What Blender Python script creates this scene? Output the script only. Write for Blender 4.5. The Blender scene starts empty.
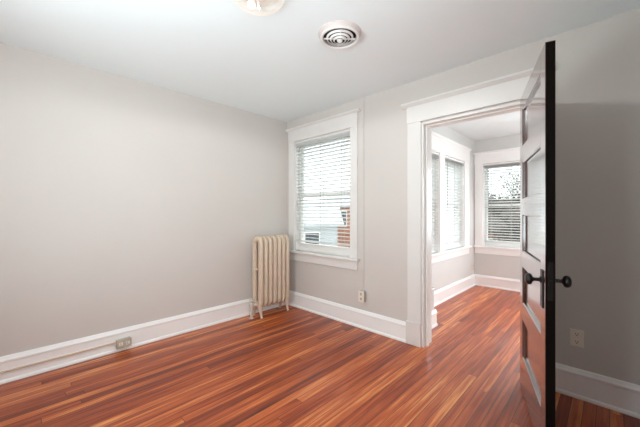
import bpy, bmesh, math, random
from mathutils import Vector, Matrix
R = math.radians
C = bpy.context.scene.collection
random.seed(7)

# ------------------------------------------------------------------ camera, world, exposure
sc = bpy.context.scene
cam_data = bpy.data.cameras.new('camera')
cam_data.sensor_width = 36.0
cam_data.lens = 302.0 * 36.0 / 640.0
cam_data.clip_start = 0.02
cam = bpy.data.objects.new('camera', cam_data)
C.objects.link(cam)
cam.location = (3.19, -2.66, 1.23)
cam.rotation_euler = (R(90), 0, R(44.0))
sc.camera = cam

world = bpy.data.worlds.new('overcast_sky')
sc.world = world
world.use_nodes = True
wn = world.node_tree
wn.nodes.clear()
w_out = wn.nodes.new('ShaderNodeOutputWorld')
w_bg = wn.nodes.new('ShaderNodeBackground')
w_bg.inputs['Color'].default_value = (0.90, 0.955, 1.0, 1)
w_bg.inputs['Strength'].default_value = 2.7
wn.links.new(w_bg.outputs[0], w_out.inputs[0])

vs = sc.view_settings
vs.view_transform = 'Standard'
vs.look = 'None'
vs.gamma = 1.0
vs.use_curve_mapping = False
vs.exposure = 0.08

cy = sc.cycles
cy.use_denoising = True
cy.use_adaptive_sampling = False
cy.max_bounces = 14
cy.diffuse_bounces = 8
cy.glossy_bounces = 6
cy.transparent_max_bounces = 24
cy.sample_clamp_indirect = 8.0
cy.caustics_reflective = False
cy.caustics_refractive = False

CEIL = 2.475
XR_ = 3.42
LAMP_W = 37.0


sun_d = bpy.data.lights.new('hazy_sun', 'SUN')
sun_d.energy = 3.0
sun_d.angle = R(25)
sun_d.color = (1.0, 0.985, 0.96)
sun_o = bpy.data.objects.new('hazy_sun', sun_d)
C.objects.link(sun_o)
sun_o.rotation_euler = Vector((0.52, -0.62, -1.05)).to_track_quat('-Z', 'Y').to_euler()


def portal(loc, rot, w, h):
    d = bpy.data.lights.new('sky_portal', 'AREA')
    d.shape = 'RECTANGLE'
    d.size, d.size_y = w, h
    d.cycles.is_portal = True
    o = bpy.data.objects.new('sky_portal', d)
    C.objects.link(o)
    o.location = loc
    o.rotation_euler = rot


portal((0.63, 0.16, 1.45), (R(-90), 0, 0), 0.98, 1.46)
portal((1.32, 1.535, 1.39), (R(90), 0, R(-90)), 1.85, 1.40)
portal((2.55, 3.11, 1.38), (R(-90), 0, 0), 1.95, 1.40)


def fill_light(loc, rot, w, h, watts):
    """Added fill light: a soft area just outside an added, unseen window."""
    d = bpy.data.lights.new('added_fill', 'AREA')
    d.shape = 'RECTANGLE'
    d.size, d.size_y = w, h
    d.energy = watts
    d.color = (0.86, 0.95, 1.0)
    o = bpy.data.objects.new('added_fill', d)
    C.objects.link(o)
    o.location = loc
    o.rotation_euler = rot


fill_light((XR_ + 0.52, -2.95, 1.30), (R(134), 0, R(52)), 0.95, 1.40, 62.0)  # added fill, aimed up to brighten the left wall and ceiling corner
fill_light((1.85, -3.60, 1.20), (R(137), 0, 0), 1.10, 1.20, 54.0)  # added fill behind the camera, aimed up at the ceiling
fill_light((4.47, 1.60, 1.38), (R(72), 0, R(90)), 1.40, 1.36, 12.0)  # added fill from the unseen side of the sunroom
fill_light((3.07, 3.14, 1.37), (R(-50), 0, 0), 0.80, 1.34, 72.0)  # added fill, aimed down to brighten the sunroom floor


# ------------------------------------------------------------------ helpers
def lin(r, g, b):
    def f(c):
        c /= 255.0
        return c / 12.92 if c <= 0.04045 else ((c + 0.055) / 1.055) ** 2.4
    return (f(r), f(g), f(b), 1.0)


def mat(name, rgb, rough=0.5, metal=0.0, spec=0.5, noise=0.0, nscale=8.0, bump=0.0, bscale=60.0, coat=0.0, coat_rough=0.1):
    m = bpy.data.materials.new(name)
    m.use_nodes = True
    nt = m.node_tree
    b = nt.nodes['Principled BSDF']
    b.inputs['Roughness'].default_value = rough
    b.inputs['Metallic'].default_value = metal
    b.inputs['Specular IOR Level'].default_value = spec
    b.inputs['Coat Weight'].default_value = coat
    b.inputs['Coat Roughness'].default_value = coat_rough
    col = lin(*rgb)
    b.inputs['Base Color'].default_value = col
    tc = nt.nodes.new('ShaderNodeTexCoord')
    if noise > 0:
        n = nt.nodes.new('ShaderNodeTexNoise')
        n.inputs['Scale'].default_value = nscale
        n.inputs['Detail'].default_value = 4
        nt.links.new(tc.outputs['Object'], n.inputs['Vector'])
        r = nt.nodes.new('ShaderNodeValToRGB')
        r.color_ramp.elements[0].position = 0.3
        r.color_ramp.elements[1].position = 0.7
        r.color_ramp.elements[0].color = tuple(c * (1 - noise) for c in col[:3]) + (1,)
        r.color_ramp.elements[1].color = tuple(min(1, c * (1 + noise)) for c in col[:3]) + (1,)
        nt.links.new(n.outputs['Fac'], r.inputs['Fac'])
        nt.links.new(r.outputs['Color'], b.inputs['Base Color'])
    if bump > 0:
        n2 = nt.nodes.new('ShaderNodeTexNoise')
        n2.inputs['Scale'].default_value = bscale
        n2.inputs['Detail'].default_value = 3
        nt.links.new(tc.outputs['Object'], n2.inputs['Vector'])
        bp = nt.nodes.new('ShaderNodeBump')
        bp.inputs['Strength'].default_value = bump
        bp.inputs['Distance'].default_value = 0.004
        nt.links.new(n2.outputs['Fac'], bp.inputs['Height'])
        nt.links.new(bp.outputs['Normal'], b.inputs['Normal'])
    return m


class MB:
    def __init__(self):
        self.bm = bmesh.new()

    def box(self, x0, x1, y0, y1, z0, z1, M=None):
        r = bmesh.ops.create_cube(self.bm, size=1.0)
        S = Matrix.Translation(((x0 + x1) / 2, (y0 + y1) / 2, (z0 + z1) / 2)) @ Matrix.Diagonal((abs(x1 - x0), abs(y1 - y0), abs(z1 - z0), 1))
        if M is not None:
            S = M @ S
        bmesh.ops.transform(self.bm, matrix=S, verts=r['verts'])
        return self

    def prism(self, prof, a, b, axis='x'):
        """Extrude a closed 2-D profile from a to b along an axis (profile in the other two axes, in order)."""
        def P(t, p):
            if axis == 'x':
                return (t, p[0], p[1])
            if axis == 'y':
                return (p[0], t, p[1])
            return (p[0], p[1], t)
        v0 = [self.bm.verts.new(P(a, p)) for p in prof]
        v1 = [self.bm.verts.new(P(b, p)) for p in prof]
        n = len(prof)
        self.bm.faces.new(v0)
        self.bm.faces.new(list(reversed(v1)))
        for i in range(n):
            self.bm.faces.new((v0[i], v0[(i + 1) % n], v1[(i + 1) % n], v1[i]))
        return self

    def lathe(self, prof, n=32, M=None, closed_profile=False):
        """Revolve (radius, z) points round the local z axis."""
        rings = []
        new = []
        for r, z in prof:
            if r < 1e-6:
                v = self.bm.verts.new((0, 0, z))
                rings.append([v])
                new.append(v)
            else:
                ring = [self.bm.verts.new((r * math.cos(2 * math.pi * k / n), r * math.sin(2 * math.pi * k / n), z)) for k in range(n)]
                rings.append(ring)
                new += ring
        pairs = list(zip(rings[:-1], rings[1:]))
        if closed_profile:
            pairs.append((rings[-1], rings[0]))
        for A, B in pairs:
            for k in range(n):
                a0, a1 = A[k % len(A)], A[(k + 1) % len(A)]
                b0, b1 = B[k % len(B)], B[(k + 1) % len(B)]
                vs_ = []
                for v in (a0, a1, b1, b0):
                    if v not in vs_:
                        vs_.append(v)
                if len(vs_) >= 3:
                    self.bm.faces.new(vs_)
        if M is not None:
            bmesh.ops.transform(self.bm, matrix=M, verts=new)
        return self

    def tube(self, pts, rad, n=10, closed=False, rad2=None, up=Vector((0, 0, 1))):
        """Sweep a circle (or ellipse rad x rad2, rad2 along `up`) along points; rad may be a list."""
        pts = [Vector(p) for p in pts]
        m = len(pts)
        rads = rad if isinstance(rad, (list, tuple)) else [rad] * m
        rings = []
        pu = None
        for i, p in enumerate(pts):
            if closed:
                t = pts[(i + 1) % m] - pts[i - 1]
            else:
                t = pts[min(i + 1, m - 1)] - pts[max(i - 1, 0)]
            t.normalize()
            if rad2 is not None:
                v = Vector(up)
                u = v.cross(t).normalized()
            else:
                if pu is None:
                    a = Vector((0, 0, 1)) if abs(t.z) < 0.9 else Vector((1, 0, 0))
                    u = a.cross(t).normalized()
                else:
                    u = (pu - t * pu.dot(t)).normalized()
                v = t.cross(u)
                pu = u
            ra = rads[i]
            rb = rad2 if rad2 is not None else ra
            rings.append([self.bm.verts.new(p + u * ra * math.cos(2 * math.pi * k / n) + v * rb * math.sin(2 * math.pi * k / n)) for k in range(n)])
        for i in range(m if closed else m - 1):
            A, B = rings[i], rings[(i + 1) % m]
            for k in range(n):
                self.bm.faces.new((A[k], A[(k + 1) % n], B[(k + 1) % n], B[k]))
        if not closed:
            self.bm.faces.new(list(reversed(rings[0])))
            self.bm.faces.new(rings[-1])
        return self

    def build(self, name, m, parent=None, smooth=False, bevel=0.0, seg=2, loc=None):
        bmesh.ops.recalc_face_normals(self.bm, faces=self.bm.faces[:])
        me = bpy.data.meshes.new(name)
        self.bm.to_mesh(me)
        self.bm.free()
        me.materials.append(m)
        o = bpy.data.objects.new(name, me)
        C.objects.link(o)
        if parent is not None:
            o.parent = parent
        if loc is not None:
            o.location = loc
        if bevel > 0:
            b = o.modifiers.new('bevel', 'BEVEL')
            b.width = bevel
            b.segments = seg
            b.limit_method = 'ANGLE'
            b.angle_limit = R(40)
        if smooth:
            me.polygons.foreach_set('use_smooth', [True] * len(me.polygons))
            try:
                me.set_sharp_from_angle(angle=R(42))
            except Exception:
                pass
        return o


def tag(o, label, cat, group=None, kind=None):
    o['label'] = label
    o['category'] = cat
    if group:
        o['group'] = group
    if kind:
        o['kind'] = kind
    return o


def empty(name, loc=(0, 0, 0), rz=0.0):
    o = bpy.data.objects.new(name, None)
    o.empty_display_size = 0.1
    C.objects.link(o)
    o.location = loc
    o.rotation_euler = (0, 0, rz)
    return o


def copy_tree(o, parent=None):
    c = o.copy()
    C.objects.link(c)
    if parent is not None:
        c.parent = parent
    for ch in [x for x in bpy.data.objects if x.parent == o]:
        copy_tree(ch, c)
    return c


# ------------------------------------------------------------------ materials
M_wall = mat('greige_wall_paint', (209, 203, 198), 0.62, spec=0.3, noise=0.012, nscale=2.0, bump=0.05, bscale=45)
M_sunwall = mat('pale_grey_wall_paint', (216, 216, 214), 0.62, spec=0.3, noise=0.01, nscale=2.0, bump=0.05, bscale=45)
M_ceil = mat('white_ceiling_paint', (234, 242, 244), 0.8, spec=0.2, noise=0.008, nscale=1.5)
M_trim = mat('white_gloss_trim', (228, 225, 222), 0.32, spec=0.5, noise=0.01, nscale=5.0)
M_base = mat('bright_white_baseboard_paint', (246, 245, 244), 0.34, noise=0.008, nscale=5.0)
M_rad = mat('cream_radiator_paint', (212, 192, 171), 0.36, noise=0.03, nscale=14.0)
M_radmetal = mat('painted_valve_metal', (205, 195, 184), 0.4, noise=0.05, nscale=30)
M_blind = mat('white_slat_vinyl', (226, 227, 226), 0.45, noise=0.01)
def add_translucency(m, rgb, fac):
    nt = m.node_tree
    out = nt.nodes['Material Output']
    p = nt.nodes['Principled BSDF']
    t = nt.nodes.new('ShaderNodeBsdfTranslucent')
    t.inputs[0].default_value = lin(*rgb)
    mx = nt.nodes.new('ShaderNodeMixShader')
    mx.inputs[0].default_value = fac
    nt.links.new(p.outputs[0], mx.inputs[1])
    nt.links.new(t.outputs[0], mx.inputs[2])
    nt.links.new(mx.outputs[0], out.inputs[0])


add_translucency(M_blind, (238, 239, 238), 0.66)
M_cord = mat('grey_blind_cord', (176, 177, 174), 0.7)
M_door = mat('dark_red_brown_varnish', (70, 30, 20), 0.22, spec=0.6, noise=0.2, nscale=5.0, coat=1.0, coat_rough=0.10)
M_edge = mat('black_brown_door_edge', (13, 8, 6), 0.7, spec=0.06, noise=0.1)
M_black = mat('black_iron', (22, 19, 18), 0.38, metal=0.3, noise=0.08, nscale=40)
M_plate = mat('ivory_outlet_plastic', (232, 224, 210), 0.4, noise=0.02)
M_slot = mat('outlet_slot_black', (24, 20, 18), 0.7, spec=0.15)
M_box = mat('weathered_beige_metal', (184, 174, 158), 0.5, noise=0.12, nscale=40)
M_vent = mat('white_vent_enamel', (226, 222, 219), 0.4, noise=0.02)
M_ventrim = mat('shade_toned_vent_flange', (206, 194, 190), 0.5, noise=0.03)  # flange tone holds the shade on the vent neck
M_dark = mat('dark_duct', (18, 16, 15), 0.8)
M_brass = mat('aged_brass', (150, 116, 66), 0.35, metal=0.9)


def make_glass():
    m = bpy.data.materials.new('window_glass')
    m.use_nodes = True
    nt = m.node_tree
    nt.nodes.clear()
    out = nt.nodes.new('ShaderNodeOutputMaterial')
    mx = nt.nodes.new('ShaderNodeMixShader')
    tr = nt.nodes.new('ShaderNodeBsdfTransparent')
    tr.inputs[0].default_value = (0.94, 0.96, 0.95, 1)
    gl = nt.nodes.new('ShaderNodeBsdfGlossy')
    gl.inputs['Roughness'].default_value = 0.02
    lw = nt.nodes.new('ShaderNodeLayerWeight')
    lw.inputs['Blend'].default_value = 0.5
    pw = nt.nodes.new('ShaderNodeMath')
    pw.operation = 'POWER'
    pw.inputs[1].default_value = 5.0
    nt.links.new(lw.outputs['Facing'], pw.inputs[0])
    ma = nt.nodes.new('ShaderNodeMath')
    ma.operation = 'MULTIPLY_ADD'
    ma.inputs[1].default_value = 0.9
    ma.inputs[2].default_value = 0.03
    nt.links.new(pw.outputs[0], ma.inputs[0])
    nt.links.new(ma.outputs[0], mx.inputs[0])
    nt.links.new(tr.outputs[0], mx.inputs[1])
    nt.links.new(gl.outputs[0], mx.inputs[2])
    nt.links.new(mx.outputs[0], out.inputs[0])
    return m


M_glass = make_glass()


def make_floor():
    m = bpy.data.materials.new('red_brown_strip_floor')
    m.use_nodes = True
    nt = m.node_tree
    L = nt.links.new
    b = nt.nodes['Principled BSDF']
    geo = nt.nodes.new('ShaderNodeTexCoord')
    sep = nt.nodes.new('ShaderNodeSeparateXYZ')
    L(geo.outputs['Object'], sep.inputs[0])

    def mth(op, a, bb=None, c=None):
        n = nt.nodes.new('ShaderNodeMath')
        n.operation = op
        for i, v in enumerate((a, bb, c)):
            if v is None:
                continue
            if isinstance(v, (int, float)):
                n.inputs[i].default_value = v
            else:
                L(v, n.inputs[i])
        return n.outputs[0]

    W = 0.060
    xs = mth('DIVIDE', sep.outputs[0], W)
    ix = mth('FLOOR', xs)
    fx = mth('FRACT', xs)
    wn1 = nt.nodes.new('ShaderNodeTexWhiteNoise')
    wn1.noise_dimensions = '1D'
    L(ix, wn1.inputs['W'])
    off = mth('MULTIPLY', wn1.outputs['Value'], 7.31)
    ys = mth('ADD', mth('DIVIDE', sep.outputs[1], 3.1), off)
    iy = mth('FLOOR', ys)
    fy = mth('FRACT', ys)
    cmb = nt.nodes.new('ShaderNodeCombineXYZ')
    L(ix, cmb.inputs[0])
    L(iy, cmb.inputs[1])
    wn2 = nt.nodes.new('ShaderNodeTexWhiteNoise')
    wn2.noise_dimensions = '2D'
    L(cmb.outputs[0], wn2.inputs['Vector'])
    board = wn2.outputs['Value']
    # long streaks of grain along the boards
    cv = nt.nodes.new('ShaderNodeCombineXYZ')
    L(mth('ADD', mth('MULTIPLY', sep.outputs[0], 36.0), mth('MULTIPLY', board, 60.0)), cv.inputs[0])
    L(mth('ADD', mth('MULTIPLY', sep.outputs[1], 1.6), mth('MULTIPLY', board, 31.0)), cv.inputs[1])
    gn = nt.nodes.new('ShaderNodeTexNoise')
    gn.inputs['Scale'].default_value = 1.0
    gn.inputs['Detail'].default_value = 5
    gn.inputs['Roughness'].default_value = 0.6
    L(cv.outputs[0], gn.inputs['Vector'])
    cv2 = nt.nodes.new('ShaderNodeCombineXYZ')
    L(mth('MULTIPLY', sep.outputs[0], 9.0), cv2.inputs[0])
    L(mth('MULTIPLY', sep.outputs[1], 0.7), cv2.inputs[1])
    gn2 = nt.nodes.new('ShaderNodeTexNoise')
    gn2.inputs['Scale'].default_value = 1.0
    gn2.inputs['Detail'].default_value = 3
    L(cv2.outputs[0], gn2.inputs['Vector'])
    tone = mth('ADD', mth('MULTIPLY', board, 0.34), mth('ADD', mth('MULTIPLY', gn.outputs['Fac'], 1.0), mth('MULTIPLY', gn2.outputs['Fac'], 0.35)))
    tone = mth('SUBTRACT', tone, 0.355)
    ramp = nt.nodes.new('ShaderNodeValToRGB')
    e = ramp.color_ramp.elements
    e[0].position = 0.15
    e[0].color = lin(84, 30, 11)
    e[1].position = 0.85
    e[1].color = lin(232, 154, 90)
    k = e.new(0.4)
    k.color = lin(142, 54, 17)
    k = e.new(0.62)
    k.color = lin(186, 90, 40)
    L(tone, ramp.inputs['Fac'])
    # gaps between strips and at butt ends
    ga = mth('LESS_THAN', fx, 0.06)
    gb = mth('LESS_THAN', fy, 0.0012)
    gap = mth('MAXIMUM', ga, gb)
    mix = nt.nodes.new('ShaderNodeMix')
    mix.data_type = 'RGBA'
    L(mth('MULTIPLY', gap, 0.9), mix.inputs[0])
    L(ramp.outputs['Color'], mix.inputs[6])
    mix.inputs[7].default_value = lin(38, 15, 9)
    L(mix.outputs[2], b.inputs['Base Color'])
    b.inputs['Roughness'].default_value = 0.36
    L(mth('ADD', 0.30, mth('MULTIPLY', gn2.outputs['Fac'], 0.16)), b.inputs['Roughness'])
    b.inputs['Specular IOR Level'].default_value = 0.4
    b.inputs['Coat Weight'].default_value = 0.3
    b.inputs['Coat IOR'].default_value = 1.5
    b.inputs['Coat Roughness'].default_value = 0.16
    bp = nt.nodes.new('ShaderNodeBump')
    bp.inputs['Strength'].default_value = 0.35
    bp.inputs['Distance'].default_value = 0.002
    hgt = mth('ADD', mth('MULTIPLY', gap, -1.0), mth('MULTIPLY', gn.outputs['Fac'], 0.25))
    hgt = mth('ADD', hgt, mth('MULTIPLY', board, 0.3))
    L(hgt, bp.inputs['Height'])
    L(bp.outputs['Normal'], b.inputs['Normal'])
    return m


M_floor = make_floor()


def make_brick(name, c1, c2, mortar, scale=4.0, face='x'):
    m = bpy.data.materials.new(name)
    m.use_nodes = True
    nt = m.node_tree
    b = nt.nodes['Principled BSDF']
    b.inputs['Roughness'].default_value = 0.9
    tc = nt.nodes.new('ShaderNodeTexCoord')
    mp = nt.nodes.new('ShaderNodeMapping')
    mp.inputs['Rotation'].default_value = (R(90), 0, 0) if face == 'y' else (R(90), 0, R(90))
    br = nt.nodes.new('ShaderNodeTexBrick')
    br.inputs['Color1'].default_value = lin(*c1)
    br.inputs['Color2'].default_value = lin(*c2)
    br.inputs['Mortar'].default_value = lin(*mortar)
    br.inputs['Scale'].default_value = scale
    nt.links.new(tc.outputs['Object'], mp.inputs[0])
    nt.links.new(mp.outputs[0], br.inputs['Vector'])
    nt.links.new(br.outputs['Color'], b.inputs['Base Color'])
    return m


# ------------------------------------------------------------------ the shell
def struct(o, label, cat):
    return tag(o, label, cat, kind='structure')


def wall_with_holes(name, axis, a0, a1, t0, t1, z0, z1, holes, m, label):
    """A wall running along an axis from a0 to a1, t0..t1 thick, with rectangular openings (a, b, zlo, zhi)."""
    b = MB()

    def bx(p, q, lo, hi):
        if q - p < 1e-4 or hi - lo < 1e-4:
            return
        if axis == 'x':
            b.box(p, q, t0, t1, lo, hi)
        else:
            b.box(t0, t1, p, q, lo, hi)
    cur = a0
    for (p, q, lo, hi) in sorted(holes):
        bx(cur, p, z0, z1)
        bx(p, q, z0, lo)
        bx(p, q, hi, z1)
        cur = q
    bx(cur, a1, z0, z1)
    return struct(b.build(name, m), label, 'wall')


XR, YB = 3.42, -3.30          # right wall, rear wall of the bedroom
SX, SY, SR = 1.48, 2.95, 4.30  # sunroom: left face, far face, right face

fl = MB().box(0.0, XR, YB, 0.0, -0.12, 0.0).box(1.93, 2.735, 0.0, 0.15, -0.12, 0.0).box(SX, SR, 0.15, SY, -0.12, 0.0).build('floor', M_floor)
struct(fl, 'glossy red brown narrow strip hardwood floor running through both rooms', 'floor')
struct(MB().box(-0.2, XR + 0.15, YB - 0.15, 0.15, CEIL, CEIL + 0.15).build('ceiling', M_ceil), 'flat white painted ceiling of the front room with lamp and vent', 'ceiling')
struct(MB().box(SX - 0.15, SR + 0.15, 0.15, SY + 0.15, CEIL + 0.01, CEIL + 0.16).build('ceiling_sunroom', M_ceil), 'flat white ceiling of the bright sunroom beyond the doorway', 'ceiling')

wall_with_holes('wall_left', 'y', YB - 0.15, 0.15, -0.2, 0.0, -0.12, CEIL, [], M_wall, 'long plain pale greige wall behind the radiator')
wall_with_holes('wall_back', 'x', 0.0, XR + 0.15, 0.0, 0.15, -0.12, CEIL,
                [(0.152, 1.108, 0.74, 2.17), (1.93, 2.735, -0.12, 2.065)], M_wall, 'greige wall pierced by the single window and the doorway to the sunroom')
wall_with_holes('wall_right', 'y', YB - 0.15, 0.0, XR, XR + 0.15, -0.12, CEIL, [(-3.12, -2.12, 0.70, 2.10)], M_wall, 'greige side wall behind the open door, outside the view')
wall_with_holes('wall_rear', 'x', 0.0, XR, YB - 0.15, YB, -0.12, CEIL, [(1.30, 2.40, 0.70, 2.10)], M_wall, 'greige rear wall behind the camera position')
wall_with_holes('wall_sunroom_left', 'y', 0.15, SY + 0.15, SX - 0.15, SX, -0.12, CEIL + 0.01,
                [(0.63, 1.47, 0.70, 2.05), (1.62, 2.44, 0.70, 2.05)], M_sunwall, 'pale sunroom wall with the pair of side by side windows')
wall_with_holes('wall_sunroom_back', 'x', SX, SR + 0.15, SY, SY + 0.15, -0.12, CEIL + 0.01,
                [(1.61, 2.45, 0.68, 2.06), (2.65, 3.49, 0.68, 2.06)], M_sunwall, 'far sunroom wall with window facing the doorway')
wall_with_holes('wall_sunroom_right', 'y', 0.15, SY, SR, SR + 0.15, -0.12, CEIL + 0.01, [(0.9, 2.3, 0.70, 2.06)], M_sunwall, 'sunroom wall hidden behind the open door')

BB = 0.19


def bb_profile(s=1.0, h=BB):
    """(distance from wall, height): shoe, tall flat board, stepped cap."""
    return [(0, 0), (0.030 * s, 0), (0.030 * s, 0.010), (0.026 * s, 0.019), (0.018 * s, 0.024), (0.018 * s, h - 0.046), (0.023 * s, h - 0.042),
            (0.024 * s, h - 0.028), (0.016 * s, h - 0.016), (0.012 * s, h - 0.006), (0.006 * s, h), (0, h)]


def baseboard(name, segs, label, h=BB):
    b = MB()
    for axis, a, c, at, s in segs:
        b.prism([(at + p * s, z) for p, z in bb_profile(1, h)], a, c, axis)
    return struct(b.build(name, M_base), label, 'baseboard')


baseboard('baseboard_left', [('y', YB, 0.0, 0.0, 1)], 'tall white moulded baseboard along the long left wall')
baseboard('baseboard_back', [('x', 0.0, 1.782, 0.0, -1)], 'tall white baseboard under the single window, up to the doorway casing')
baseboard('baseboard_corner', [('x', 2.905, XR, 0.0, -1)], 'shadowed white baseboard behind the open brown door')
baseboard('baseboard_right', [('y', YB, -0.02, XR, -1)], 'white baseboard along the side wall beside the camera')
baseboard('baseboard_sunroom_left', [('y', 0.66, SY, SX, 1)], 'white sunroom baseboard below the paired windows', 0.185)
baseboard('baseboard_sunroom_back', [('x', SX, SR, SY, -1)], 'white sunroom baseboard below the far window', 0.185)


# ------------------------------------------------------------------ windows
def window(name, loc, rz, openings, z0, z1, cas_l, cas_r, head_h, label, wall_t=0.15, meet=None, cap_over=0.04, apron_h=0.10, cap_h=0.026, m=None):
    """Double-hung window(s); local x along the wall, local y outward, openings [(x0, x1), ...]."""
    m = m or M_trim
    w = empty(name, loc, rz)
    struct(w, label, 'window')
    x0, x1 = openings[0][0], openings[-1][1]
    gap = 0.006
    for side, (a, c) in (('l', (x0 - cas_l, x0 + gap)), ('r', (x1 - gap, x1 + cas_r))):
        MB().box(a, c, -0.022, 0, z0, z1 + 0.012).build('side_casing', m, w, bevel=0.003)
    for (pa, pb), (qa, qb) in zip(openings[:-1], openings[1:]):
        MB().box(pb - gap, qa + gap, -0.022, 0, z0, z1 + 0.012).build('mullion_casing', m, w, bevel=0.003)
    hz = z1 + 0.012
    MB().box(x0 - cas_l - 0.006, x1 + cas_r + 0.006, -0.026, 0, hz, hz + head_h).build('head_casing', m, w, bevel=0.003)
    MB().prism([(0, hz + head_h), (-0.030, hz + head_h), (-0.052, hz + head_h + cap_h * 0.55), (-0.052, hz + head_h + cap_h), (0, hz + head_h + cap_h)],
               x0 - cas_l - cap_over, x1 + cas_r + cap_over).build('head_cap', m, w)
    MB().box(x0 - cas_l - 0.03, x1 + cas_r + 0.03, -0.055, 0.03, z0 - 0.028, z0).build('stool', m, w, bevel=0.006)
    MB().box(x0 - cas_l, x1 + cas_r, -0.020, 0, z0 - 0.028 - apron_h, z0 - 0.028).build('apron', m, w, bevel=0.003)
    mid = meet if meet else (z0 + z1) / 2
    for (a, c) in openings:
        j = MB()
        t = 0.018
        j.box(a, a + t, 0, wall_t, z0, z1).box(c - t, c, 0, wall_t, z0, z1).box(a + t, c - t, 0, wall_t, z1 - t, z1).box(a + t, c - t, 0.03, wall_t, z0, z0 + 0.012)
        j.build('jamb', m, w)
        a2, c2 = a + t, c - t
        for lo, hi, ya, yb, bot, top in ((z0 + 0.012, mid + 0.02, 0.060, 0.090, 0.085, 0.036), (mid - 0.018, z1 - t, 0.092, 0.122, 0.036, 0.05)):
            s = MB()
            st = 0.045
            s.box(a2, a2 + st, ya, yb, lo, hi).box(c2 - st, c2, ya, yb, lo, hi)
            s.box(a2 + st, c2 - st, ya, yb, lo, lo + bot).box(a2 + st, c2 - st, ya, yb, hi - top, hi)
            so = s.build('sash', m, w)
            MB().box(a2 + st, c2 - st, (ya + yb) / 2 - 0.002, (ya + yb) / 2 + 0.002, lo + bot, hi - top).build('pane', M_glass, so)
    return w


window('window_1', (0, 0, 0), 0, [(0.152, 1.108)], 0.74, 2.17, 0.097, 0.092, 0.15, 'white double hung window with wide flat casing beside the cream radiator', meet=1.46, cap_over=0.042)
window('window_2', (SX, 0, 0), R(90), [(0.63, 1.47), (1.62, 2.44)], 0.70, 2.05, 0.15, 0.20, 0.20, 'pair of bright white framed windows on the sunroom side wall', m=M_base, meet=1.37, cap_over=0.02)
window('window_3', (0, SY, 0), 0, [(1.61, 2.45)], 0.68, 2.06, 0.115, 0.115, 0.17, 'white framed sunroom window straight through the doorway', m=M_base, meet=1.37, cap_over=0.012)
window('added_window_4', (0, SY, 0), 0, [(2.65, 3.49)], 0.68, 2.06, 0.085, 0.115, 0.17, 'added unseen sunroom window for extra light, behind the open door', m=M_base, meet=1.37, cap_over=0.0)  # added out of view to light the sunroom
window('added_window_5', (XR, 0, 0), R(-90), [(2.12, 3.12)], 0.70, 2.10, 0.11, 0.11, 0.15, 'added unseen white framed window for extra light in the side wall beside the camera', meet=1.42)  # added out of view to light the left wall and corner
window('added_window_7', (0, YB, 0), R(180), [(-2.40, -1.30)], 0.70, 2.10, 0.11, 0.11, 0.15, 'added unseen white framed window for extra light in the rear wall behind the camera', meet=1.42)  # added out of view to light the ceiling
window('added_window_6', (SR, 0, 0), R(-90), [(-2.3, -0.9)], 0.70, 2.06, 0.11, 0.11, 0.15, 'added unseen sunroom window for extra light, on the wall hidden by the open door', m=M_base, meet=1.42)  # added out of view as an extra light opening for the sunroom


# ------------------------------------------------------------------ doorway trim and low boxing
dj = empty('trim_1', (0, 0, 0))
struct(dj, 'white casing around the doorway with tall flat head board and plinth block', 'door casing')
X0, X1, ZT = 1.93, 2.735, 2.065
for a, c in ((1.795, X0 + 0.0), (X1 - 0.0, 2.89)):
    MB().box(a, c, -0.024, 0, 0.215, ZT + 0.012).build('side_casing', M_trim, dj, bevel=0.003)
for a, c in ((1.783, X0 + 0.0), (X1 - 0.0, 2.902)):
    MB().box(a, c, -0.034, 0, 0.0, 0.215).build('plinth_block', M_trim, dj, bevel=0.004)
MB().box(1.789, 2.896, -0.028, 0, ZT + 0.012, ZT + 0.165).build('head_casing', M_trim, dj, bevel=0.003)
MB().prism([(0, ZT + 0.165), (-0.030, ZT + 0.165), (-0.046, ZT + 0.18), (-0.056, ZT + 0.186), (-0.056, ZT + 0.203), (0, ZT + 0.203)], 1.745, 2.915).build('head_cap', M_trim, dj)
MB().box(X0, X0 + 0.02, -0.012, 0.165, 0, ZT).box(X1 - 0.02, X1, -0.012, 0.165, 0, ZT).box(X0 + 0.02, X1 - 0.02, -0.012, 0.165, ZT - 0.02, ZT).build('jamb', M_trim, dj, bevel=0.002)
MB().box(X0 + 0.02, X0 + 0.034, 0.03, 0.075, 0, ZT - 0.02).box(X1 - 0.034, X1 - 0.02, 0.03, 0.075, 0, ZT - 0.02).box(X0 + 0.034, X1 - 0.034, 0.03, 0.075, ZT - 0.034, ZT - 0.02).build('door_stop', M_trim, dj, bevel=0.002)
MB().box(1.80, X0, 0.15, 0.172, 0, ZT + 0.01).box(X1, 2.86, 0.15, 0.172, 0, ZT + 0.01).box(1.80, 2.86, 0.15, 0.175, ZT + 0.01, ZT + 0.15).build('sunroom_casing', M_trim, dj, bevel=0.003)

bxo = empty('trim_2', (0, 0, 0))
struct(bxo, 'low painted boxing with its own white baseboard just past the doorway', 'boxing')
MB().box(SX, 1.785, 0.175, 0.60, 0.0, 0.395).build('boxing', M_sunwall, bxo)
MB().box(SX, 1.797, 0.175, 0.61, 0.395, 0.411).build('ledge', M_trim, bxo, bevel=0.004)
MB().prism([(1.785 + p, z) for p, z in bb_profile(1, 0.172)], 0.175, 0.63, 'y').prism([(0.60 + p, z) for p, z in bb_profile(1, 0.172)], SX + 0.03, 1.785, 'x').build('baseboard', M_base, bxo)


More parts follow.
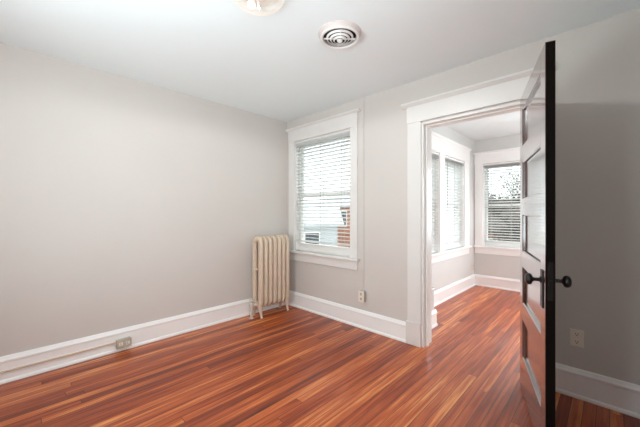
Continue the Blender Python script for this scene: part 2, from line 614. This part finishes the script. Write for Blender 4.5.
# ------------------------------------------------------------------ blinds
def make_blind(loc, rz, width, z1, z0, label, tilt=14.0, group='white slatted blinds in the windows'):
    """Origin at the middle of the head of the opening; local x across, local y outward."""
    r = empty('venetian_blind', loc, rz)
    tag(r, label, 'window blind', group)
    h = z1 - z0
    wd = width / 2 - 0.004
    MB().box(-wd, wd, -0.002, 0.052, -0.05, -0.003).build('head_rail', M_blind, r, bevel=0.003)
    MB().box(-wd, wd, -0.008, -0.002, -0.050, -0.003).build('valance', M_blind, r, bevel=0.004)
    pitch = 0.0435
    n = int((h - 0.12) / pitch)
    sm = MB()
    sm.prism([(-0.025, -0.0014), (0, 0.0012), (0.025, -0.0014), (0.025, 0.0014), (0, 0.0040), (-0.025, 0.0014)], -wd + 0.004, wd - 0.004)
    first = sm.build('slat', M_blind, r)
    first.location = (0, 0.025, -0.10)
    first.rotation_euler = (R(-tilt), 0, 0)
    for k in range(1, n):
        s = first.copy()
        C.objects.link(s)
        s.location = (0, 0.025, -0.10 - pitch * k)
        s.rotation_euler = (R(-tilt + random.uniform(-1.2, 1.2)), random.uniform(-0.0015, 0.0015), 0)
    zb = -0.10 - pitch * n
    MB().box(-wd + 0.004, wd - 0.004, 0.0, 0.05, zb - 0.014, zb + 0.006).build('bottom_rail', M_blind, r, bevel=0.003)
    for fx in (-0.36, 0.0, 0.36):
        c = MB()
        for y in (-0.002, 0.052):
            c.box(fx * width - 0.0022, fx * width + 0.0022, y - 0.0008, y + 0.0008, zb, -0.05)
        c.build('ladder_cord', M_cord, r)
    MB().tube([(-width * 0.40, -0.012, -0.06), (-width * 0.40, -0.022, -0.12), (-width * 0.40, -0.022, -0.70)], 0.004, 8).build('tilt_wand', M_cord, r, smooth=True)
    return r


make_blind((0.630, 0, 2.152), 0, 0.920, 2.152, 0.815, 'white slatted blind in the front room window beside the radiator')
make_blind((SX, 1.05, 2.032), R(90), 0.804, 2.032, 0.76, 'white slatted blind in the sunroom window nearest the doorway jamb', 22)
make_blind((SX, 2.03, 2.032), R(90), 0.784, 2.032, 0.76, 'white slatted blind in the paired sunroom window nearer the far corner', 22)
make_blind((2.03, SY, 2.042), 0, 0.804, 2.042, 0.74, 'white slatted blind with dark branches showing through in far sunroom window')


# ------------------------------------------------------------------ open panelled door
dx, dy = 2.964 - 2.72, -0.895 + 0.117
dl = math.hypot(dx, dy)
door = empty('door_1', (2.72, -0.117, 0.0), math.atan2(dy, dx))
struct(door, 'open dark red brown wooden door with five horizontal panels and black knobs', 'door')
DT, DZ0, DZ1 = 0.040, 0.010, 2.040
stile = 0.105
for a, c in ((0, stile), (dl - stile, dl)):
    MB().box(a, c, 0, DT, DZ0, DZ1).build('stile', M_door, door, bevel=0.0015)
panels = [(1.690, 1.940), (1.330, 1.580), (0.972, 1.222), (0.620, 0.868), (0.250, 0.508)]
edges = [DZ1] + [v for p in panels for v in (p[1], p[0])] + [DZ0]
for i in range(0, len(edges), 2):
    MB().box(stile, dl - stile, 0, DT, edges[i + 1], edges[i]).build('rail', M_door, door)
for lo, hi in panels:
    p = MB().box(stile, dl - stile, 0.016, DT - 0.016, lo, hi).build('panel', M_door, door)
    m = MB()
    a, c = stile, dl - stile
    for yf, yi in ((0.001, 0.016), (DT - 0.001, DT - 0.016)):
        w = 0.011
        outer = [(a, lo), (c, lo), (c, hi), (a, hi)]
        inner = [(a + w, lo + w), (c - w, lo + w), (c - w, hi - w), (a + w, hi - w)]
        vo = [m.bm.verts.new((x, yf, z)) for x, z in outer]
        vm = [m.bm.verts.new((x + (0.006 if x < dl / 2 else -0.006), yf + (yi - yf) * 0.25, z + (0.006 if z == lo else -0.006))) for x, z in outer]
        vi = [m.bm.verts.new((x, yi, z)) for x, z in inner]
        vb = [m.bm.verts.new((x, yi, z)) for x, z in outer]
        for A, B in ((vo, vm), (vm, vi), (vi, vb), (vb, vo)):
            for k in range(4):
                m.bm.faces.new((A[k], A[(k + 1) % 4], B[(k + 1) % 4], B[k]))
    m.build('panel_moulding', M_door, p)
MB().box(dl, dl + 0.0012, 0.002, DT - 0.002, DZ0 + 0.004, DZ1 - 0.004).build('edge_face', M_edge, door)
MB().box(dl + 0.0012, dl + 0.003, 0.009, DT - 0.009, 0.82, 1.0).box(dl + 0.003, dl + 0.012, 0.013, DT - 0.013, 0.888, 0.915).build('latch_plate', M_slot, door)
KX, KZ = dl - 0.062, 0.905
for s, y0 in ((-1, 0.0), (1, DT)):
    e = MB().box(KX - 0.026, KX + 0.026, y0 + min(0, s * 0.005), y0 + max(0, s * 0.005), KZ - 0.135, KZ + 0.05)
    e.build('escutcheon', M_black, door, bevel=0.004)
    MB().box(KX - 0.004, KX + 0.004, y0 + s * 0.005 - 0.0006, y0 + s * 0.005 + 0.0006, KZ - 0.10, KZ - 0.075).build('keyhole', M_slot, door)
    prof = [(0.0, 0.004), (0.017, 0.004), (0.017, 0.009), (0.0095, 0.013), (0.0085, 0.034), (0.013, 0.040), (0.024, 0.044), (0.0285, 0.051), (0.0285, 0.058), (0.025, 0.066), (0.015, 0.071), (0.0, 0.072)]
    M_ = Matrix.Translation((KX, y0, KZ)) @ Matrix.Rotation(R(90) if s < 0 else R(-90), 4, 'X')
    MB().lathe(prof, 28, M_).build('knob', M_black, door, smooth=True)
for hz in (0.25, 1.78):
    hg = MB()
    hg.tube([(-0.006, DT + 0.006, hz - 0.05), (-0.006, DT + 0.006, hz + 0.05)], 0.007, 10)
    hg.box(-0.002, 0.0, 0.002, DT, hz - 0.045, hz + 0.045)
    hg.tube([(-0.006, DT + 0.006, hz + 0.05), (-0.006, DT + 0.006, hz + 0.062)], [0.009, 0.004], 10)
    hg.build('hinge', M_black, door, smooth=True)


# ------------------------------------------------------------------ radiator
rad = empty('radiator', (0.0, -0.622, 0.0))
tag(rad, 'cream painted cast iron radiator with seven columns standing in the room corner', 'radiator')
RX0, RX1 = 0.058, 0.258
ZB, ZTOP = 0.105, 0.962
PITCH = 0.0665
NS = 7


def section_mesh(feet):
    b = MB()
    rx = 0.037
    cx0, cx1 = RX0 + rx, RX1 - rx
    zb, zt = ZB + 0.040, ZTOP - 0.036
    # closed loop: front column, humped top, rear column, rounded bottom
    pts = []
    cr = 0.045
    def arc(cx, cz, a0, a1, n=6):
        for i in range(n + 1):
            a = a0 + (a1 - a0) * i / n
            pts.append((cx + cr * math.cos(a), 0, cz + cr * math.sin(a)))
    arc(cx1 - cr, zb + cr, -math.pi / 2, 0)
    arc(cx1 - cr, zt - cr, 0, math.pi / 2)
    arc(cx0 + cr, zt - cr, math.pi / 2, math.pi)
    arc(cx0 + cr, zb + cr, math.pi, 1.5 * math.pi)
    b.tube(pts, rx, 14, closed=True, rad2=0.0264, up=Vector((0, 1, 0)))
    # mid tie and top and bottom hubs
    b.tube([(cx0, 0, 0.56), (cx1, 0, 0.56)], 0.017, 10)
    for z in (zt - 0.01, zb + 0.01):
        b.tube([((cx0 + cx1) / 2, -PITCH / 2, z), ((cx0 + cx1) / 2, PITCH / 2, z)], 0.034, 14)
    if feet:
        for x, s in ((cx1, 1), (cx0, -1)):
            b.tube([(x - s * 0.012, 0, zb + 0.03), (x - s * 0.002, 0, 0.095), (x + s * 0.004, 0, 0.05), (x + s * 0.014, 0, 0.020), (x + s * 0.024, 0, 0.003)], [0.030, 0.024, 0.016, 0.014, 0.019], 10)
    return b


end0 = section_mesh(True).build('section', M_rad, rad, smooth=True, loc=(0, PITCH * 0.5, 0))
mid0 = section_mesh(False).build('section', M_rad, rad, smooth=True, loc=(0, PITCH * 1.5, 0))
for k in range(2, NS):
    s = (end0 if k == NS - 1 else mid0).copy()
    C.objects.link(s)
    s.location = (0, PITCH * (k + 0.5), 0)
cxm = (RX0 + RX1) / 2
MB().tube([(cxm, -0.012, ZTOP - 0.046), (cxm, 0.004, ZTOP - 0.046)], [0.028, 0.034], 14).tube([(cxm, -0.024, ZTOP - 0.046), (cxm, -0.012, ZTOP - 0.046)], 0.013, 6).build('end_plug', M_rad, rad, smooth=True)
va = MB()
vy = -0.050
vx = cxm - 0.005
va.tube([(vx, 0.0, 0.155), (vx, -0.03, 0.155)], [0.030, 0.024], 12)
va.tube([(vx, -0.028, 0.155), (vx, -0.05, 0.155)], 0.020, 6)
va.tube([(vx, -0.05, 0.155), (vx, vy, 0.155)], 0.016, 12)
va.tube([(vx, vy, 0.105), (vx, vy, 0.125), (vx, vy, 0.155), (vx, vy, 0.175), (vx, vy, 0.185)], [0.018, 0.024, 0.027, 0.024, 0.014], 14)
va.tube([(vx, vy, 0.0), (vx, vy, 0.105)], 0.0145, 12)
va.tube([(vx, vy, 0.085), (vx, vy, 0.108)], 0.021, 6)
va.tube([(vx, vy, 0.0), (vx, vy, 0.006)], 0.030, 16)
va = va.build('valve', M_radmetal, rad, smooth=True)
MB().tube([(vx, vy, 0.185), (vx, vy, 0.205)], 0.006, 8).lathe([(0, 0.203), (0.020, 0.203), (0.027, 0.210), (0.027, 0.218), (0.018, 0.224), (0, 0.224)], 16, Matrix.Translation((vx, vy, 0))).build('valve_handle', M_radmetal, va, smooth=True)
MB().tube([(cxm + 0.01, -0.012, 0.56), (cxm + 0.01, 0.004, 0.56)], [0.009, 0.012], 10).build('air_vent_plug', M_radmetal, rad, smooth=True)


# ------------------------------------------------------------------ ceiling vent
ven = empty('ceiling_vent', (1.835, -1.06, CEIL))
tag(ven, 'round white ceiling air vent of concentric rings beside the glass lamp', 'air vent')
MB().lathe([(0.148, 0.0), (0.148, -0.004), (0.142, -0.010), (0.133, -0.028), (0.122, -0.028), (0.122, 0.0)], 56, closed_profile=True).build('flange', M_ventrim, ven, smooth=True)
MB().lathe([(0.134, -0.026), (0.135, -0.033), (0.130, -0.038), (0.118, -0.035), (0.114, -0.029), (0.117, -0.026), (0.121, -0.026)], 56, closed_profile=True).build('rim', M_vent, ven, smooth=True)
MB().lathe([(0, -0.003), (0.120, -0.003), (0.120, -0.001), (0, -0.001)], 40).build('duct_back', M_dark, ven)
for r0, z0 in ((0.084, -0.027), (0.060, -0.034), (0.037, -0.041)):
    MB().lathe([(r0 + 0.010, z0), (r0 + 0.002, z0 - 0.008), (r0 + 0.001, z0 - 0.011), (r0 - 0.002, z0 - 0.010), (r0 - 0.001, z0 - 0.007), (r0 + 0.007, z0)], 48, closed_profile=True).build('ring', M_vent, ven, smooth=True)
MB().lathe([(0, -0.046), (0.021, -0.046), (0.017, -0.055), (0.012, -0.058), (0.010, -0.054), (0.006, -0.054), (0.004, -0.060), (0, -0.061)], 32).build('center_cone', M_vent, ven, smooth=True)
for k in range(4):
    a = R(45 + 90 * k)
    MB().box(0.016, 0.108, -0.0015, 0.0015, -0.040, -0.030, Matrix.Rotation(a, 4, 'Z')).build('spoke', M_vent, ven)


# ------------------------------------------------------------------ ceiling lamp
lp = empty('ceiling_lamp', (1.77, -1.688, CEIL))
tag(lp, 'lit round glass ceiling lamp cut off by the top of the picture', 'ceiling lamp')


def make_shade():
    m = bpy.data.materials.new('lit_ribbed_glass')
    m.use_nodes = True
    nt = m.node_tree
    nt.nodes.clear()
    out = nt.nodes.new('ShaderNodeOutputMaterial')
    mx = nt.nodes.new('ShaderNodeMixShader')
    mx.inputs[0].default_value = 0.4
    ad = nt.nodes.new('ShaderNodeAddShader')
    tr = nt.nodes.new('ShaderNodeBsdfTransparent')
    tr.inputs[0].default_value = (1.0, 0.97, 0.93, 1)
    gl = nt.nodes.new('ShaderNodeBsdfGlossy')
    gl.inputs['Roughness'].default_value = 0.15
    gl.inputs[0].default_value = (0.5, 0.5, 0.5, 1)
    em = nt.nodes.new('ShaderNodeEmission')
    em.inputs[0].default_value = (1.0, 0.93, 0.86, 1)
    em.inputs[1].default_value = 0.75
    nt.links.new(gl.outputs[0], ad.inputs[0])
    nt.links.new(em.outputs[0], ad.inputs[1])
    nt.links.new(tr.outputs[0], mx.inputs[1])
    nt.links.new(ad.outputs[0], mx.inputs[2])
    nt.links.new(mx.outputs[0], out.inputs[0])
    return m


M_shade = make_shade()
M_bulb = bpy.data.materials.new('lit_bulb')
M_bulb.use_nodes = True
M_bulb.node_tree.nodes['Principled BSDF'].inputs['Emission Color'].default_value = (1, 0.92, 0.82, 1)
M_bulb.node_tree.nodes['Principled BSDF'].inputs['Emission Strength'].default_value = 0.6
MB().lathe([(0, 0), (0.125, 0), (0.125, -0.010), (0.115, -0.018), (0, -0.018)], 48).build('base_pan', M_vent, lp, smooth=True)
prof = []
for i in range(13):
    a = R(90) * i / 12
    rr, zz = 0.150 * math.cos(a), -0.020 - 0.075 * math.sin(a)
    prof.append((rr, zz))
shade = MB()
shade.lathe([(0.155, -0.014), (0.155, -0.021)] + prof[:-1] + [(0.0, -0.095)], 64)
shade.build('glass_shade', M_shade, lp, smooth=True)
MB().lathe([(0.004, -0.018), (0.004, -0.094), (0.009, -0.096), (0.009, -0.101), (0.004, -0.105), (0, -0.106)], 20).build('finial', M_vent, lp, smooth=True)
for s in (-1, 1):
    MB().lathe([(0, -0.018), (0.012, -0.018), (0.014, -0.026), (0.024, -0.042), (0.025, -0.054), (0.016, -0.066), (0, -0.069)], 20, Matrix.Translation((0.065 * s, 0, 0))).build('bulb', M_bulb, lp, smooth=True)

for kind, frac, rad_, zz in (('SPOT', 1.0, 0.05, -0.088),):
    ld = bpy.data.lights.new('lamp_light', kind)
    ld.energy = LAMP_W * frac
    ld.color = (0.92, 0.99, 1.0)
    ld.shadow_soft_size = rad_
    if kind == 'SPOT':
        ld.spot_size = R(176)
        ld.spot_blend = 0.15
    lo = bpy.data.objects.new('lamp_light', ld)
    C.objects.link(lo)
    lo.parent = lp
    lo.location = (0.0, 0.02, zz)


# ------------------------------------------------------------------ outlets and raceways
def outlet_plate(name, loc, rz, label, w=0.072, h=0.115):
    o = empty(name, loc, rz)
    tag(o, label, 'electrical outlet')
    MB().box(-w / 2, w / 2, -0.006, 0, -h / 2, h / 2).build('cover_plate', M_plate, o, bevel=0.003)
    for s in (-1, 1):
        r = MB().lathe([(0, 0.006), (0.0165, 0.006), (0.0165, 0.008), (0, 0.008)], 20, Matrix.Translation((0, 0, s * 0.026)) @ Matrix.Rotation(R(90), 4, 'X')).build('receptacle', M_plate, o)
        b = MB()
        for q in (-1, 1):
            b.box(q * 0.0065 - 0.0014, q * 0.0065 + 0.0014, -0.0086, -0.0078, s * 0.026 - 0.001, s * 0.026 + 0.009)
        b.box(-0.003, 0.003, -0.0086, -0.0078, s * 0.026 - 0.010, s * 0.026 - 0.005)
        b.build('socket_slot', M_slot, r)
    return o


outlet_plate('wall_outlet', (3.022, 0.0, 0.394), 0, 'ivory duplex outlet on the shadowed wall behind the open door')
outlet_plate('wall_outlet', (SX, 2.87, 0.315), R(90), 'small pale outlet in the sunroom corner below the far window')

# vertical raceway by the window
rw = MB().box(1.268, 1.281, -0.010, 0.0, 0.405, CEIL).build('wire_raceway', M_wall, bevel=0.003)
tag(rw, 'thin painted vertical wire channel beside the window, from ceiling to outlet box', 'wire channel')
ob = empty('outlet_box', (1.2745, 0, 0.348))
tag(ob, 'small beige surface outlet box at the foot of the vertical wire channel', 'outlet box')
MB().box(-0.034, 0.034, -0.045, 0, -0.057, 0.057).build('box_body', M_box, ob, bevel=0.005)
MB().box(-0.036, 0.036, -0.050, -0.045, -0.059, 0.059).build('cover_plate', M_plate, ob, bevel=0.004)
for s in (-1, 1):
    MB().box(-0.012, 0.012, -0.053, -0.050, s * 0.026 - 0.014, s * 0.026 + 0.014).build('receptacle', M_box, ob, bevel=0.003)

rl = MB().box(0.018, 0.030, YB, -1.99, 0.076, 0.090).build('wire_raceway', M_rad, bevel=0.003)
tag(rl, 'thin cream wire channel running along the long baseboard', 'wire channel')
ol = empty('outlet_box', (0.018, -1.935, 0.072), 0)
tag(ol, 'beige surface outlet box on the long baseboard at the end of its wire channel', 'outlet box')
MB().box(0.0, 0.042, -0.056, 0.056, -0.036, 0.036).build('box_body', M_box, ol, bevel=0.005)
MB().box(0.042, 0.047, -0.058, 0.058, -0.038, 0.038).build('cover_plate', M_box, ol, bevel=0.004)
for s in (-1, 1):
    rc = MB().box(0.047, 0.050, s * 0.026 - 0.015, s * 0.026 + 0.015, -0.014, 0.014).build('receptacle', M_plate, ol, bevel=0.003)
    MB().box(0.0500, 0.0506, s * 0.026 - 0.008, s * 0.026 + 0.004, 0.004, 0.007).box(0.0500, 0.0506, s * 0.026 - 0.008, s * 0.026 + 0.004, -0.007, -0.004).build('socket_slot', M_slot, rc)


# ------------------------------------------------------------------ outdoors
M_lawn = mat('light_bounce_lawn', (206, 207, 200), 0.95, noise=0.12, nscale=1.5)  # near-white for outdoor glare and to bounce light onto slat undersides
M_siding = mat('grey_blue_siding', (168, 172, 176), 0.8, noise=0.05)
M_roof = mat('brown_shingles', (66, 57, 52), 0.9, noise=0.25, nscale=3.0)
M_roof2 = mat('grey_shingles', (172, 174, 176), 0.9, noise=0.1, nscale=3.0)
M_brick = make_brick('red_brick', (180, 112, 82), (150, 88, 64), (164, 150, 136), 4.0, 'y')
M_bark = mat('dark_bark', (58, 48, 42), 0.95, noise=0.3, nscale=6.0)
M_leaf = mat('dark_leaf', (74, 66, 56), 0.8, noise=0.4, nscale=2.0)
M_pane = mat('dark_house_window', (52, 58, 64), 0.15)
GZ = -3.0
g = MB().box(-60, 45, 3.6, 70, GZ - 0.2, GZ).box(-60, -0.8, -40, 3.6, GZ - 0.2, GZ).build('ground', M_lawn)
struct(g, 'lawn outside the windows, paled to bounce light onto the blinds', 'ground')


def house(name, loc, rz, w, d, eave, ridge, mw, mr, label, chimney=None):
    h = empty(name, loc, rz)
    tag(h, label, 'house')
    MB().box(-w / 2, w / 2, 0, d, GZ, eave).prism([(0, eave), (d, eave), (d / 2, ridge - 0.12)], -w / 2, w / 2, 'x').build('wall', mw, h)
    o = 0.35
    sl = (ridge - eave) / (d / 2)
    MB().prism([(-o, eave - o * sl), (d / 2, ridge), (d + o, eave - o * sl), (d + o, eave - o * sl + 0.16), (d / 2, ridge + 0.16), (-o, eave - o * sl + 0.16)], -w / 2 - o, w / 2 + o, 'x').build('roof', mr, h)
    n = max(2, int(w / 2.4))
    for k in range(n):
        x = -w / 2 + w * (k + 0.5) / n
        f = MB().box(x - 0.48, x + 0.48, -0.06, 0.02, eave - 1.75, eave - 0.45).build('window', M_trim, h)
        MB().box(x - 0.40, x + 0.40, -0.075, -0.055, eave - 1.67, eave - 0.53).build('pane', M_pane, f)
    if chimney:
        cx, cyy, top = chimney
        ch = MB().box(cx - 0.4, cx + 0.4, cyy - 0.4, cyy + 0.4, eave, top).build('chimney', M_brick, h)
        MB().box(cx - 0.47, cx + 0.47, cyy - 0.47, cyy + 0.47, top, top + 0.12).build('chimney_cap', M_siding, ch)
    return h


house('neighbor_house', (0.5, 15.2, 0), R(4), 6.6, 7.0, 0.35, 2.0, M_brick, M_roof, 'red brick house with brown roof seen through the far sunroom window', (1.2, 2.6, 2.9))
house('neighbor_house', (-10.6, 8.8, 0), R(46), 6.0, 6.5, 0.6, 1.9, M_siding, M_roof2, 'grey sided house seen through the blind beside the radiator')
house('neighbor_house', (-12.2, 17.0, 0), R(42), 3.4, 4.0, 1.9, 2.9, M_brick, M_roof2, 'narrow red brick house at the edge of the front room window')


def tree(name, loc, height, label, seed, leaves=900, spread=2.2):
    rnd = random.Random(seed)
    t = empty(name, loc)
    tag(t, label, 'tree')
    b = MB()
    tips = []

    def grow(p, d, ln, r, lvl):
        pts = [p]
        q = p.copy()
        dd = d.copy()
        for i in range(4):
            dd = (dd + Vector((rnd.uniform(-.18, .18), rnd.uniform(-.18, .18), rnd.uniform(-.05, .12)))).normalized()
            q = q + dd * ln / 4
            pts.append(q.copy())
        b.tube(pts, [r * (1 - 0.13 * i) for i in range(5)], 6)
        if lvl >= 3:
            tips.extend(pts[1:])
            return
        for k in range(4 if lvl else 6):
            s = pts[rnd.choice((2, 3, 4))]
            a = rnd.uniform(0, 6.283)
            nd = (dd * 0.6 + Vector((math.cos(a), math.sin(a), rnd.uniform(0.0, 0.6)))).normalized()
            grow(s.copy(), nd, ln * rnd.uniform(0.5, 0.72), r * 0.5, lvl + 1)
    grow(Vector((0, 0, 0)), Vector((0, 0, 1)), height * 0.5, 0.16, 0)
    b.build('trunk', M_bark, t, smooth=True)
    f = MB()
    for i in range(leaves):
        c = rnd.choice(tips) + Vector((rnd.gauss(0, .22), rnd.gauss(0, .22), rnd.gauss(0, .18)))
        s = rnd.uniform(0.02, 0.055)
        u = Vector((rnd.gauss(0, 1), rnd.gauss(0, 1), rnd.gauss(0, 1))).normalized()
        v = u.orthogonal().normalized()
        w = u.cross(v)
        vs_ = [f.bm.verts.new(c + v * s), f.bm.verts.new(c + w * s * .5 + u * s * .1), f.bm.verts.new(c - v * s), f.bm.verts.new(c - w * s * .5 + u * s * .1)]
        f.bm.faces.new(vs_)
    f.build('foliage', M_leaf, t)
    return t


tree('garden_tree', (1.7, 9.3, GZ), 6.5, 'dark branching tree seen through the far sunroom window blind', 3, 22000)
